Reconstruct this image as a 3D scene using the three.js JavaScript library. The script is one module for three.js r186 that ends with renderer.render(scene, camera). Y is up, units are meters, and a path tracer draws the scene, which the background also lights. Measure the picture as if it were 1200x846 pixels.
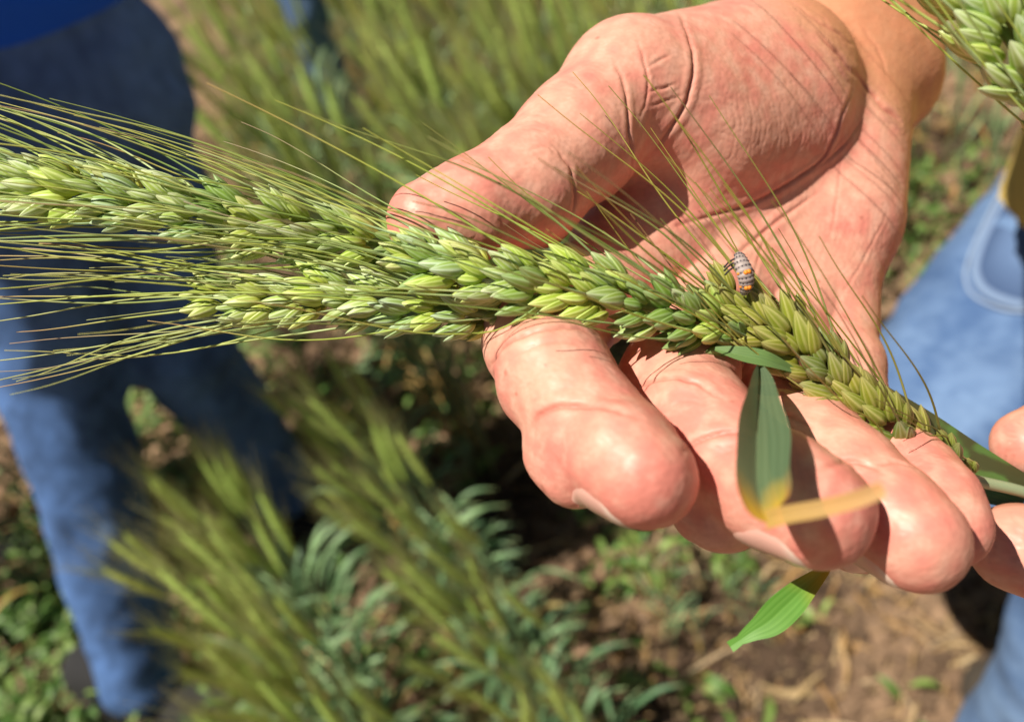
import * as THREE from 'three';
import { ImprovedNoise } from 'three/addons/math/ImprovedNoise.js';
import { mergeGeometries } from 'three/addons/utils/BufferGeometryUtils.js';

// ------------------------------------------------------------------ camera, sky, sun, exposure
const V = (x = 0, y = 0, z = 0) => new THREE.Vector3(x, y, z);
const scene = new THREE.Scene();
const FOC = 950, EYE = V(0, 1.15, 0);                 // focal length in photo pixels (1200 wide), eye height
const nadir = V(280, -1150, -FOC).normalize();        // straight down, seen from the camera
const axY = nadir.clone().negate();
const axZ = V(0, 0, -1).addScaledVector(axY, axY.z).normalize().negate();
const axX = axY.clone().cross(axZ);
const toWorldM = new THREE.Matrix4().set(axX.x, axX.y, axX.z, 0, axY.x, axY.y, axY.z, 0, axZ.x, axZ.y, axZ.z, 0, 0, 0, 0, 1);
const camera = new THREE.PerspectiveCamera(2 * Math.atan(423 / FOC) * 180 / Math.PI, 1200 / 846, 0.01, 400);
camera.position.copy(EYE);
camera.quaternion.setFromRotationMatrix(toWorldM);
camera.focus = 0.165;
camera.userData.fStop = 10;
camera.updateMatrixWorld();
const dirW = (x, y, z) => V(x, y, z).applyMatrix4(toWorldM);         // a direction given along the camera's axes
const at = (px, py, d) => dirW((px - 600) / FOC * d, (423 - py) / FOC * d, -d).add(EYE);
const project = (p) => { const c = p.clone().sub(EYE); const x = c.dot(dirW(1, 0, 0)), y = c.dot(dirW(0, 1, 0)), z = -c.dot(dirW(0, 0, 1)); return [600 + x / z * FOC, 423 - y / z * FOC, z]; };
const onHeight = (px, py, h) => { const r = at(px, py, 1).sub(EYE); return r.multiplyScalar((h - EYE.y) / r.y).add(EYE); };
const TOCAM = dirW(0, 0, 1);

const sunDir = dirW(-0.58, 0.47, 0.66).normalize();
{ // clear sky: deep blue overhead, paler towards the horizon and round the sun
  const w = 256, h = 128, data = new Float32Array(w * h * 4);
  for (let y = 0; y < h; y++) for (let x = 0; x < w; x++) {
    const el = ((y + .5) / h - .5) * Math.PI, az = ((x + .5) / w - .5) * 2 * Math.PI, d = new THREE.Vector3(Math.cos(el) * Math.cos(az), Math.sin(el), Math.cos(el) * Math.sin(az));
    const t = Math.pow(1 - Math.max(0, d.y), 3), g = Math.pow(Math.max(0, d.dot(sunDir)), 24) * .5, k = d.y < 0 ? .45 : 1, q = (y * w + x) * 4;
    data[q] = k * (.026 + .09 * t + g); data[q + 1] = k * (.042 + .09 * t + g * .95); data[q + 2] = k * (.072 + .086 * t + g * .85); data[q + 3] = 1;
  }
  const t = new THREE.DataTexture(data, w, h, THREE.RGBAFormat, THREE.FloatType);
  t.mapping = THREE.EquirectangularReflectionMapping; t.magFilter = THREE.LinearFilter; t.colorSpace = THREE.LinearSRGBColorSpace; t.needsUpdate = true;
  scene.background = t; scene.environment = t;
}
const sun = new THREE.DirectionalLight(new THREE.Color(1, 0.92, 0.79), 5.0);
sun.position.copy(sunDir.clone().multiplyScalar(12));
sun.castShadow = true;
sun.shadow.mapSize.set(2048, 2048);
Object.assign(sun.shadow.camera, { left: -4, right: 4, top: 4, bottom: -4, near: 0.5, far: 30 });
scene.add(sun, sun.target);
const renderer = new THREE.WebGLRenderer({ antialias: true });
renderer.shadowMap.enabled = true;
renderer.toneMapping = THREE.LinearToneMapping;
renderer.toneMappingExposure = 1.38;

// ------------------------------------------------------------------ small helpers
const rng = (seed) => () => { seed = (seed + 0x6d2b79f5) | 0; let t = Math.imul(seed ^ (seed >>> 15), 1 | seed); t = (t + Math.imul(t ^ (t >>> 7), 61 | t)) ^ t; return ((t ^ (t >>> 14)) >>> 0) / 4294967296; };
const noiseGen = new ImprovedNoise();
const noise = (x, y, z) => noiseGen.noise(x + 31.7, y + 17.3, z + 53.1);
const clamp = (x, a, b) => Math.min(b, Math.max(a, x)), mix = (a, b, t) => a + (b - a) * t;
const step = (a, b, x) => { const t = clamp((x - a) / (b - a), 0, 1); return t * t * (3 - 2 * t); };
const rgb = (r, g, b) => [r, g, b], mixC = (a, b, t) => [mix(a[0], b[0], t), mix(a[1], b[1], t), mix(a[2], b[2], t)];
const names = new Map();
const numbered = (n) => { const k = names.get(n) ?? 0; names.set(n, k + 1); return k ? `${n}_${String(k).padStart(3, '0')}` : n; };
function shade(o) { o.castShadow = true; o.receiveShadow = true; return o; }
function thing(name, label, category, pos, group) {
  const o = new THREE.Group(); o.name = numbered(name); o.position.copy(pos ?? V()); scene.add(o);
  o.userData = { label, category }; if (group) o.userData.group = group;
  return o;
}
function part(name, geo, mat, parent, label) {
  const m = shade(new THREE.Mesh(geo, mat)); m.name = numbered(name); parent.add(m);
  if (label) m.userData.label = label;
  return m;
}
// a geometry from arrays; uv optional, colours linear
function geom(pos, idx, col, uv) {
  const g = new THREE.BufferGeometry();
  g.setAttribute('position', new THREE.BufferAttribute(new Float32Array(pos), 3));
  if (col) g.setAttribute('color', new THREE.BufferAttribute(new Float32Array(col), 3));
  if (uv) g.setAttribute('uv', new THREE.BufferAttribute(new Float32Array(uv), 2));
  g.setIndex(new THREE.BufferAttribute(new Uint32Array(idx), 1));
  g.computeVertexNormals();
  return g;
}
// a tube through points, radius and colour given along it (0..1)
function tube(points, radius, color, sides = 6, segs = 16, origin = V()) {
  const c = points.length > 2 ? new THREE.CatmullRomCurve3(points) : new THREE.LineCurve3(points[0], points[1]);
  const pos = [], idx = [], col = [];
  let n = null;
  for (let i = 0; i <= segs; i++) {
    const t = i / segs, p = c.getPoint(t), d = c.getTangent(t);
    if (!n) { n = Math.abs(d.y) < 0.9 ? V(0, 1, 0) : V(1, 0, 0); }
    n = n.clone().addScaledVector(d, -n.dot(d)).normalize();
    const b = d.clone().cross(n), r = radius(t), k = color(t);
    for (let j = 0; j < sides; j++) {
      const a = j / sides * Math.PI * 2, ca = Math.cos(a) * r, sa = Math.sin(a) * r;
      pos.push(p.x - origin.x + n.x * ca + b.x * sa, p.y - origin.y + n.y * ca + b.y * sa, p.z - origin.z + n.z * ca + b.z * sa);
      col.push(...k);
      if (i) { const q = (i - 1) * sides, w = i * sides, e = (j + 1) % sides; idx.push(q + j, q + e, w + j, q + e, w + e, w + j); }
    }
  }
  for (const [row, flip] of [[0, 1], [segs, 0]]) for (let j = 1; j + 1 < sides; j++) { const o = row * sides; idx.push(o, ...(flip ? [o + j + 1, o + j] : [o + j, o + j + 1])); }
  return geom(pos, idx, col);
}
// a leaf blade along points: half width and fold (radians) along it; up says which way its face looks
function blade(points, half, fold, up, color, segs = 24, across = 6, origin = V(), twist = () => 0) {
  const c = new THREE.CatmullRomCurve3(points), pos = [], idx = [], col = [];
  for (let i = 0; i <= segs; i++) {
    const t = i / segs, p = c.getPoint(t), d = c.getTangent(t);
    const s = d.clone().cross(up).normalize(), n = s.clone().cross(d).normalize();
    const tw = twist(t), s2 = s.clone().multiplyScalar(Math.cos(tw)).addScaledVector(n, Math.sin(tw)), n2 = n.clone().multiplyScalar(Math.cos(tw)).addScaledVector(s, -Math.sin(tw));
    for (let j = 0; j <= across; j++) {
      const u = j / across * 2 - 1, w = half(t), f = fold(t);
      const q = p.clone().addScaledVector(s2, u * w * Math.cos(f)).addScaledVector(n2, Math.abs(u) * w * Math.sin(f)).sub(origin);
      pos.push(q.x, q.y, q.z); col.push(...color(t, u));
      if (i && j) { const a = (i - 1) * (across + 1) + j - 1, b = i * (across + 1) + j - 1; idx.push(a, a + 1, b, a + 1, b + 1, b); }
    }
  }
  return geom(pos, idx, col);
}

// ------------------------------------------------------------------ smooth solids: a distance field and its mesh
const smin = (a, b, k) => { const h = Math.max(k - Math.abs(a - b), 0) / k; return Math.min(a, b) - h * h * k * 0.25; };
const bone = (a, b, ra, rb) => ({ ax: a.x, ay: a.y, az: a.z, dx: b.x - a.x, dy: b.y - a.y, dz: b.z - a.z, l: 1 / Math.max(a.distanceToSquared(b), 1e-12), ra, rd: rb - ra });
function cap(o, x, y, z) {
  const px = x - o.ax, py = y - o.ay, pz = z - o.az, t = clamp((px * o.dx + py * o.dy + pz * o.dz) * o.l, 0, 1);
  const qx = px - o.dx * t, qy = py - o.dy * t, qz = pz - o.dz * t;
  return Math.sqrt(qx * qx + qy * qy + qz * qz) - o.ra - o.rd * t;
}
const chainOf = (joints) => joints.slice(1).map((j, i) => bone(joints[i].p, j.p, joints[i].r, j.r));
const blendAll = (bones, k) => (x, y, z) => { let d = 1e3; for (const b of bones) d = smin(d, cap(b, x, y, z), k); return d; };
function meshField(f, lo, hi, cell, keep) {
  const BS = 8, n = [0, 1, 2].map((i) => Math.ceil((hi.getComponent(i) - lo.getComponent(i)) / cell / BS)), NX = n[0] * BS + 2, NY = n[1] * BS + 2;
  const id = (i, j, k) => i + NX * (j + NY * k), verts = new Map(), pos = [], quads = [], reach = BS * cell * 0.87 * 1.25;
  const P = BS + 1, val = new Float32Array(P * P * P), at3 = (i, j, k) => val[i + P * (j + P * k)];
  const gx = (i) => lo.x + i * cell, gy = (i) => lo.y + i * cell, gz = (i) => lo.z + i * cell;
  for (let bk = 0; bk < n[2]; bk++) for (let bj = 0; bj < n[1]; bj++) for (let bi = 0; bi < n[0]; bi++) {
    const cx = gx((bi + .5) * BS), cy = gy((bj + .5) * BS), cz = gz((bk + .5) * BS);
    if (Math.abs(f(cx, cy, cz)) > reach) continue;
    if (keep && !keep(cx, cy, cz)) continue;
    for (let k = 0; k < P; k++) for (let j = 0; j < P; j++) for (let i = 0; i < P; i++) val[i + P * (j + P * k)] = f(gx(bi * BS + i), gy(bj * BS + j), gz(bk * BS + k));
    for (let k = 0; k < BS; k++) for (let j = 0; j < BS; j++) for (let i = 0; i < BS; i++) {
      const I = bi * BS + i, J = bj * BS + j, K = bk * BS + k, v0 = at3(i, j, k);
      let sx = 0, sy = 0, sz = 0, m = 0;
      for (let e = 0; e < 12; e++) {
        const ax = e >> 2, u = e & 1, w = (e >> 1) & 1, a = [0, 0, 0];
        a[(ax + 1) % 3] = u; a[(ax + 2) % 3] = w; const b = a.slice(); b[ax] = 1;
        const va = at3(i + a[0], j + a[1], k + a[2]), vb = at3(i + b[0], j + b[1], k + b[2]);
        if (va < 0 === vb < 0) continue;
        const t = va / (va - vb); sx += a[0] + (b[0] - a[0]) * t; sy += a[1] + (b[1] - a[1]) * t; sz += a[2] + (b[2] - a[2]) * t; m++;
      }
      if (!m) continue;
      verts.set(id(I, J, K), pos.length / 3); pos.push(gx(I + sx / m), gy(J + sy / m), gz(K + sz / m));
      const inside = v0 < 0;
      if (at3(i + 1, j, k) < 0 !== inside) quads.push(inside, id(I, J, K), id(I, J - 1, K), id(I, J - 1, K - 1), id(I, J, K - 1));
      if (at3(i, j + 1, k) < 0 !== inside) quads.push(inside, id(I, J, K), id(I, J, K - 1), id(I - 1, J, K - 1), id(I - 1, J, K));
      if (at3(i, j, k + 1) < 0 !== inside) quads.push(inside, id(I, J, K), id(I - 1, J, K), id(I - 1, J - 1, K), id(I, J - 1, K));
    }
  }
  const idx = [];
  for (let q = 0; q < quads.length; q += 5) {
    const [a, b, c, d] = [1, 2, 3, 4].map((o) => verts.get(quads[q + o]));
    if (a === undefined || b === undefined || c === undefined || d === undefined) continue;
    if (quads[q]) idx.push(a, b, c, a, c, d); else idx.push(a, c, b, a, d, c);
  }
  const e = cell * 0.25, nor = new Float32Array(pos.length);               // settle each vertex on the field
  for (let v = 0; v < pos.length; v += 3) {
    for (let r = 0; r < 2; r++) {
      const x = pos[v], y = pos[v + 1], z = pos[v + 2], d = f(x, y, z);
      const nx = f(x + e, y, z) - f(x - e, y, z), ny = f(x, y + e, z) - f(x, y - e, z), nz = f(x, y, z + e) - f(x, y, z - e), l = Math.hypot(nx, ny, nz) || 1;
      nor[v] = nx / l; nor[v + 1] = ny / l; nor[v + 2] = nz / l;
      if (!r) { const s = clamp(d, -cell, cell); pos[v] -= nx / l * s; pos[v + 1] -= ny / l * s; pos[v + 2] -= nz / l * s; }
    }
  }
  return { pos, idx, nor };
}
function hit(f, px, py, from = 0.05, to = 6) {                       // where the line of sight meets a solid
  const r = at(px, py, 1).sub(EYE), l = r.length(); r.divideScalar(l);
  for (let t = from * l, i = 0; t < to && i < 400; i++) { const p = EYE.clone().addScaledVector(r, t), d = f(p.x, p.y, p.z); if (d < 2e-5) return p; t += d * 0.8; }
  return null;
}
const fieldNormal = (f, p, e = 4e-4) => V(f(p.x + e, p.y, p.z) - f(p.x - e, p.y, p.z), f(p.x, p.y + e, p.z) - f(p.x, p.y - e, p.z), f(p.x, p.y, p.z + e) - f(p.x, p.y, p.z - e)).normalize();

// ------------------------------------------------------------------ materials
const skinMat = new THREE.MeshPhysicalMaterial({ vertexColors: true, roughness: 0.50, ior: 1.4, specularIntensity: .85, clearcoat: .12, clearcoatRoughness: .34 });
const nailMat = new THREE.MeshPhysicalMaterial({ vertexColors: true, roughness: 0.28, clearcoat: 0.3, clearcoatRoughness: 0.3 });
const plantMat = new THREE.MeshPhysicalMaterial({ vertexColors: true, roughness: 0.5, specularIntensity: 0.7 });
const leafMat = new THREE.MeshPhysicalMaterial({ vertexColors: true, roughness: 0.6, transmission: 0.3, thickness: 0, side: THREE.DoubleSide });
const clothMat = new THREE.MeshStandardMaterial({ vertexColors: true, roughness: 0.95 });
const soilMat = new THREE.MeshStandardMaterial({ vertexColors: true, roughness: 1 });

// ------------------------------------------------------------------ the holder: right hand
const J = (px, py, d, r) => ({ p: at(px, py, d), r: r / 1000 });
const wrist = J(985, 60, 0.252, 26), elbow = J(1150, -340, 0.40, 42);
const palmBones = [
  [J(940, 90, .246, 15), J(775, 300, .208, 13.5)], [J(960, 90, .25, 16), J(855, 335, .210, 12.5)],
  [J(980, 95, .252, 16), J(925, 365, .212, 12)], [J(993, 110, .250, 16), J(972, 375, .214, 11.5)],
  [J(988, 130, .244, 15), J(992, 255, .226, 13)], [J(800, 200, .214, 11), J(715, 292, .200, 10.5)],
].map(([a, b]) => bone(a.p, b.p, a.r, b.r));
const armBones = [bone(at(955, 35, .258), at(1120, -330, .40), .021, .036), bone(at(1004, 75, .262), at(1175, -330, .41), .020, .034), bone(at(965, 60, .252), at(1030, 95, .256), .018, .017)];
const thumb = chainOf([J(880, 85, .232, 19), J(738, 104, .196, 15.5), J(676, 166, .185, 13.3), J(617, 220, .177, 12.2), J(556, 244, .171, 10), J(500, 259, .168, 8.4)]);
const thenar = [bone(at(905, 100, .229), at(800, 150, .2065), .023, .0205), bone(at(905, 160, .222), at(840, 185, .2135), .018, .017)];
const webFold = bone(at(800, 232, .206), at(760, 262, .203), .010, .009);
const fingers = [
  [J(770, 300, .205, 12.5), J(690, 345, .188, 12), J(634, 400, .168, 11.6), J(652, 445, .156, 11), J(690, 498, .146, 9.9), J(728, 535, .139, 9.4), J(757, 561, .1345, 8.6)],
  [J(855, 335, .210, 12.5), J(822, 385, .190, 11.8), J(790, 448, .168, 11.3), J(812, 488, .157, 10.6), J(852, 534, .146, 9.8), J(908, 572, .138, 9.7), J(959, 601, .1325, 9.1)],
  [J(925, 365, .212, 11.8), J(918, 420, .195, 11.2), J(908, 487, .172, 10.5), J(950, 525, .160, 10), J(995, 563, .150, 9.6), J(1040, 605, .143, 9.1), J(1076, 636, .138, 8.4)],
  [J(972, 375, .214, 10.8), J(985, 430, .198, 10), J(996, 500, .180, 9.2), J(1035, 530, .170, 8.8), J(1070, 560, .160, 8.4), J(1095, 590, .153, 8), J(1111, 618, .148, 7.4)],
];
const fingerBones = fingers.map(chainOf);
// soft pads between the joints, on the palm side
const pads = [
  [[662, 530, .1485, 676, 546, .1465, 7.9, 7.7], [645, 432, .1535, 667, 462, .149, 9.6, 9.2], [728, 530, .1350, 752, 553, .1315, 8.3, 7.6]],
  [[838, 588, .1500, 848, 596, .1485, 8.6, 8.2], [800, 425, .170, 812, 432, .168, 10.2, 9.6], [822, 492, .153, 838, 512, .149, 9.4, 9.2], [915, 572, .1345, 948, 592, .131, 8.4, 7.9]],
  [[996, 618, .1540, 1004, 626, .1525, 7.6, 7.2], [922, 468, .176, 930, 474, .174, 9, 8.6], [958, 526, .157, 975, 542, .153, 8.8, 8.6], [1046, 605, .140, 1068, 625, .137, 8, 7.6]],
  [[1040, 530, .167, 1052, 542, .164, 7.8, 7.6], [1097, 588, .151, 1106, 605, .148, 7.2, 6.8]],
].map((l) => l.map(([x, y, d, x2, y2, d2, r, r2]) => bone(at(x, y, d), at(x2, y2, d2), r / 1000, r2 / 1000)));
function fingerField(i, x, y, z) {
  const b = fingerBones[i];
  let d = cap(b[0], x, y, z);
  for (let k = 1; k < b.length; k++) d = smin(d, cap(b[k], x, y, z), 0.003);
  for (const p of pads[i]) d = smin(d, cap(p, x, y, z), 0.0025);
  return d;
}
function handField(x, y, z) {
  let palm = cap(palmBones[0], x, y, z);
  for (let k = 1; k < palmBones.length; k++) palm = smin(palm, cap(palmBones[k], x, y, z), 0.012);
  let arm = smin(smin(cap(armBones[0], x, y, z), cap(armBones[1], x, y, z), 0.02), cap(armBones[2], x, y, z), 0.015);
  palm = smin(palm, arm, 0.010);
  let th = cap(thumb[0], x, y, z);
  for (let k = 1; k < thumb.length; k++) th = smin(th, cap(thumb[k], x, y, z), 0.005);
  let mound = smin(cap(thenar[0], x, y, z), cap(thenar[1], x, y, z), 0.012);
  th = smin(th, mound, 0.010);
  palm = smin(palm, cap(webFold, x, y, z), 0.006);
  let d = smin(palm, th, 0.005), fs = 1e3;
  for (let i = 0; i < 4; i++) fs = smin(fs, fingerField(i, x, y, z), 0.0007);
  return smin(d, fs, 0.005);
}

// creases and wrinkles: run over the skin where the photograph shows them; [points, width mm, depth mm]
const creases = [
  [[[1000, 105], [987, 133], [980, 157], [963, 187], [933, 210], [883, 237], [833, 253], [795, 264]], .75, .9],
  [[[1012, 140], [983, 177], [950, 202]], .6, .5], [[[957, 227], [900, 268], [858, 304]], .8, .7], [[[988, 185], [981, 233], [974, 285]], .5, .25],
  [[[1030, 215], [1000, 205], [985, 200]], .4, .2], [[[1040, 250], [1015, 300], [985, 350]], .5, .25], [[[905, 250], [890, 300], [880, 345]], .5, .25],
  [[[793, 8], [810, 50], [813, 87], [803, 123], [787, 150], [762, 182]], .8, .8], [[[747, 43], [757, 80], [760, 107], [752, 135]], .5, .4], [[[720, 70], [735, 110], [738, 150], [741, 192], [735, 215]], .7, .55],
  [[[756, 108], [776, 104], [793, 98]], .5, .35], [[[757, 80], [775, 70], [790, 62]], .5, .3], [[[760, 125], [780, 118], [800, 112]], .5, .3],
  [[[650, 172], [668, 196], [674, 233], [668, 258]], .65, .45], [[[600, 150], [622, 140], [645, 146]], .5, .25], [[[596, 158], [618, 150], [640, 154]], .5, .22], [[[606, 141], [628, 134], [646, 138]], .4, .18],
  [[[612, 178], [640, 172], [655, 180]], .5, .25], [[[630, 105], [660, 95], [690, 110]], .5, .15],
  [[[930, 3], [967, 30], [1003, 54]], .8, .5], [[[1000, 84], [1033, 122], [1056, 144]], 1.2, 1.2], [[[960, 40], [1000, 86]], 1.2, 1.0], [[[1010, 30], [1030, 60], [1040, 90]], .8, .3],
  [[[572, 432], [580, 422], [594, 405], [628, 389], [668, 384], [700, 392]], .8, .7], [[[600, 418], [640, 402], [690, 402]], .6, .3],
  [[[622, 505], [632, 487], [656, 477], [697, 477], [750, 489]], .9, .75], [[[628, 470], [645, 458]], .4, .2], [[[618, 476], [636, 462]], .4, .2], [[[610, 458], [628, 444]], .4, .2],
  [[[748, 455], [760, 449], [786, 443], [813, 448], [848, 468]], .8, .75], [[[778, 482], [800, 470], [830, 474]], .5, .2],
  [[[800, 530], [817, 518], [834, 511], [860, 506], [905, 514]], .8, .7], [[[830, 540], [850, 530], [880, 528]], .4, .15],
  [[[905, 482], [925, 487], [956, 504]], .7, .6], [[[955, 552], [984, 543], [1016, 544], [1035, 556]], .7, .6], [[[1030, 545], [1052, 542], [1075, 550]], .6, .5],
  ...[...Array(17)].map((_, i) => { const r = rng(900 + i), o = () => (r() - .5) * 16; return [[[838 + i * 8 + o(), 84 + i * 3 + o()], [852 + i * 8 + o(), 140 + i * 2 + o()], [846 + i * 7 + o(), 196 - i * .5 + o()]], .5, .05 + .1 * r()]; }),
  ...[...Array(12)].map((_, i) => { const r = rng(950 + i), o = () => (r() - .5) * 18; return [[[808 + i * 3 + o(), 98 + i * 13 + o()], [842 + i * 3, 104 + i * 13 + o()], [880 + i * 5 + o(), 122 + i * 11 + o()]], .45, .04 + .08 * r()]; }),
  ...[...Array(12)].map((_, i) => { const r = rng(990 + i), o = () => (r() - .5) * 10; return [[[505 + i * 8 + o(), 232 + o()], [498 + i * 9, 262], [508 + i * 10 + o(), 288 + o()]], .35, .06]; }),
  ...[...Array(14)].map((_, i) => { const r = rng(1030 + i), o = () => (r() - .5) * 14; return [[[900 + i * 8 + o(), 330 + o() * 3], [925 + i * 8, 300 + o() * 2], [960 + i * 6 + o(), 230 + o() * 3]], .4, .06]; }),
  ...[...Array(10)].map((_, i) => { const r = rng(1070 + i), o = () => (r() - .5) * 8; return [[[592 + i * 5 + o(), 430 + i * 5], [606 + i * 5, 444 + i * 4], [622 + i * 5 + o(), 452 + i * 4 + o()]], .35, .08]; }),
];
const leftCreases = [[[[1176, 492], [1181, 515], [1178, 550]], .7, .5], [[[1184, 490], [1189, 515], [1186, 548]], .6, .4], [[[1193, 486], [1197, 500]], .6, .3], [[[1168, 505], [1170, 530]], .5, .3], [[[1160, 598], [1166, 640], [1160, 690]], .6, .3], [[[1185, 596], [1192, 640], [1186, 692]], .6, .35]];
function carve(mesh, field, list = creases) {
  const cellH = 0.0035, H = new Map(), key = (x, y, z) => Math.floor(x / cellH) * 73856093 ^ Math.floor(y / cellH) * 19349663 ^ Math.floor(z / cellH) * 83492791;
  for (const [pts, w, d] of list) {
    const c = new THREE.CatmullRomCurve3(pts.map(([x, y]) => V(x, y, 0)), false, 'centripetal'), n = Math.ceil(c.getLength() / 1.2);
    for (let i = 0; i <= n; i++) {
      const q = c.getPoint(i / n), wob = noise(q.x * .08, q.y * .08, w * 9) * 1.6, p = hit(field, q.x + wob, q.y - wob);
      if (!p) continue;
      const env = Math.pow(Math.sin(Math.PI * clamp(i / n, 0.03, 0.97)), 0.6), k = key(p.x, p.y, p.z);
      if (!H.has(k)) H.set(k, []);
      H.get(k).push([p.x, p.y, p.z, w / 1000, d / 1000 * env]);
    }
  }
  const { pos, nor } = mesh, dep = new Float32Array(pos.length / 3);
  for (let v = 0; v < pos.length; v += 3) {
    const x = pos[v], y = pos[v + 1], z = pos[v + 2];
    let groove = 0, rim = 0;
    for (let a = -1; a < 2; a++) for (let b = -1; b < 2; b++) for (let c = -1; c < 2; c++) {
      const l = H.get(key(x + a * cellH, y + b * cellH, z + c * cellH));
      if (l) for (const p of l) {
        const r = Math.hypot(x - p[0], y - p[1], z - p[2]);
        if (r > 0.0034) continue;
        const g = p[4] * Math.exp(-((r / p[3] / .62) ** 2)); if (g > groove) groove = g;
        const m = p[4] * .3 * Math.exp(-(((r - 2 * p[3]) / p[3]) ** 2)); if (m > rim) rim = m;
      }
    }
    const s = 1000;
    const fine = noise(x * s * .9, y * s * .9, z * s * .9) * .05 + noise(x * s * 1.7, y * s * 1.7, z * s * 1.7) * .04 - Math.pow(1 - Math.abs(noise(x * s * .42, y * s * .42, z * s * .42)), 9) * .05 - Math.pow(1 - Math.abs(noise(x * s * .7 + 9, y * s * .7, z * s * .7)), 8) * .03 + noise(x * s * .25, y * s * .25, z * s * .25) * .11 + noise(x * s * .1, y * s * .1, z * s * .1) * .3;
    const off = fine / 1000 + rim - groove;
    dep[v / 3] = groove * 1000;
    pos[v] += nor[v] * off; pos[v + 1] += nor[v + 1] * off; pos[v + 2] += nor[v + 2] * off;
  }
  return dep;
}
const PALM = [0.69, 0.34, 0.25], RED = [0.67, 0.20, 0.165], TAN = [0.54, 0.235, 0.115], PALE = [0.78, 0.48, 0.39];
const tips = [at(500, 259, .168), at(757, 561, .1345), at(959, 601, .1325), at(1076, 636, .138), at(1111, 618, .148)];
const backOfHand = dirW(.35, .25, -1).normalize();
const specks = [[592, 437, .0009], [637, 573, .0013], [604, 462, .0007], [560, 40, .001], [700, 44, .0008], [912, 98, .0006], [1010, 255, .0007], [858, 470, .0006], [640, 428, .0006], [960, 330, .0006]].map(([x, y, w]) => [hit(handField, x, y), w]).filter((q) => q[0]);
function skinColors(mesh, dep) {
  const col = [];
  for (let v = 0; v < mesh.pos.length; v += 3) {
    const x = mesh.pos[v], y = mesh.pos[v + 1], z = mesh.pos[v + 2], s = 1000;
    const n1 = noise(x * s * .07, y * s * .07, z * s * .07), n2 = noise(x * s * .3, y * s * .3, z * s * .3), n3 = noise(x * s * 1.3, y * s * 1.3, z * s * 1.3);
    let near = 1; for (const t of tips) near = Math.min(near, Math.hypot(x - t.x, y - t.y, z - t.z));
    const [px, py] = project(V(x, y, z));
    const arm = .85 * step(48, -44, n2 * 22 + py - (px - 1000) - 87), back = step(-0.15, 0.55, mesh.nor[v] * backOfHand.x + mesh.nor[v + 1] * backOfHand.y + mesh.nor[v + 2] * backOfHand.z);
    let c = mixC(PALM, RED, clamp(.20 + n1 * .6 + n2 * .5 + step(.034, .008, near) * .32, 0, .75));
    c = mixC(c, PALE, clamp(n2 * -.4 + n3 * .15, 0, .4));
    c = mixC(c, TAN, clamp(Math.max(arm * .95, back * .8), 0, 1));
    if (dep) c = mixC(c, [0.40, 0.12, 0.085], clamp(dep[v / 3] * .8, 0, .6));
    for (const [q, w] of specks) { const d = Math.hypot(x - q.x, y - q.y, z - q.z); if (d < w) c = mixC(c, [.34, .10, .07], .6 * step(w, w * .3, d)); }
    const k = 1 + n3 * .09; col.push(c[0] * k, c[1] * k, c[2] * k);
  }
  return col;
}

const QUICK = globalThis.__quick ?? false;
// the other hand, at the edge of the frame, pinching the stalks
const left = {
  thumb: chainOf([J(1400, 540, .205, 15), J(1290, 505, .19, 11.5), J(1245, 515, .187, 9.5), J(1206, 520, .186, 8)]),
  fingers: [
    [J(1410, 610, .215, 12), J(1330, 690, .188, 11), J(1265, 668, .178, 10.6), J(1192, 642, .180, 9.8)],
    [J(1425, 620, .225, 12), J(1350, 700, .205, 11), J(1285, 675, .198, 10.4), J(1222, 650, .200, 9.5)],
    [J(1440, 630, .235, 11.5), J(1370, 705, .222, 10.5), J(1305, 680, .216, 10), J(1248, 655, .216, 9.2)],
    [J(1455, 640, .245, 10.5), J(1390, 705, .238, 9.5), J(1335, 690, .234, 8.8), J(1285, 668, .234, 8)],
  ].map(chainOf),
  palm: [bone(at(1410, 590, .212), at(1545, 575, .240), .017, .020), bone(at(1450, 640, .240), at(1550, 590, .250), .016, .020), bone(at(1545, 575, .243), at(1900, 330, .42), .025, .040)],
};
function leftField(x, y, z) {
  let d = blendAll(left.palm, .015)(x, y, z), t = 1e3, fs = 1e3;
  for (const b of left.thumb) t = smin(t, cap(b, x, y, z), .004);
  for (const f of left.fingers) { let c = 1e3; for (const b of f) c = smin(c, cap(b, x, y, z), .003); fs = Math.min(fs, c); }
  return smin(smin(d, t, .008), fs, .006);
}
const S3 = { hip: V(.56, .84, -.46), chest: V(.66, 1.20, -.46), neck: V(.68, 1.40, -.46), head: V(.66, 1.54, -.46), shR: V(.58, 1.30, -.64), shL: V(.68, 1.30, -.26), elbR: at(1150, -335, .405), elbL: at(1900, 330, .42) };
const coreBones = [bone(S3.hip, S3.chest, .10, .12), bone(S3.chest, S3.neck, .10, .052), bone(S3.neck, S3.head, .052, .085), bone(S3.head, S3.head.clone().add(V(-.015, .06, 0)), .085, .092),
  bone(S3.shR, S3.shL, .05, .05), bone(S3.shR, S3.elbR, .052, .04), bone(S3.shL, S3.elbL, .052, .04), bone(S3.head.clone().add(V(-.08, -.035, 0)), S3.head.clone().add(V(-.10, -.02, 0)), .035, .012),
  bone(S3.head.clone().add(V(0, 0, .09)), S3.head.clone().add(V(0, .03, .095)), .014, .018), bone(S3.head.clone().add(V(0, 0, -.09)), S3.head.clone().add(V(0, .03, -.095)), .014, .018)];
const coreField = blendAll(coreBones, .03);
const bodyField = (x, y, z) => smin(smin(handField(x, y, z), leftField(x, y, z), .002), coreField(x, y, z), .02);
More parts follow.
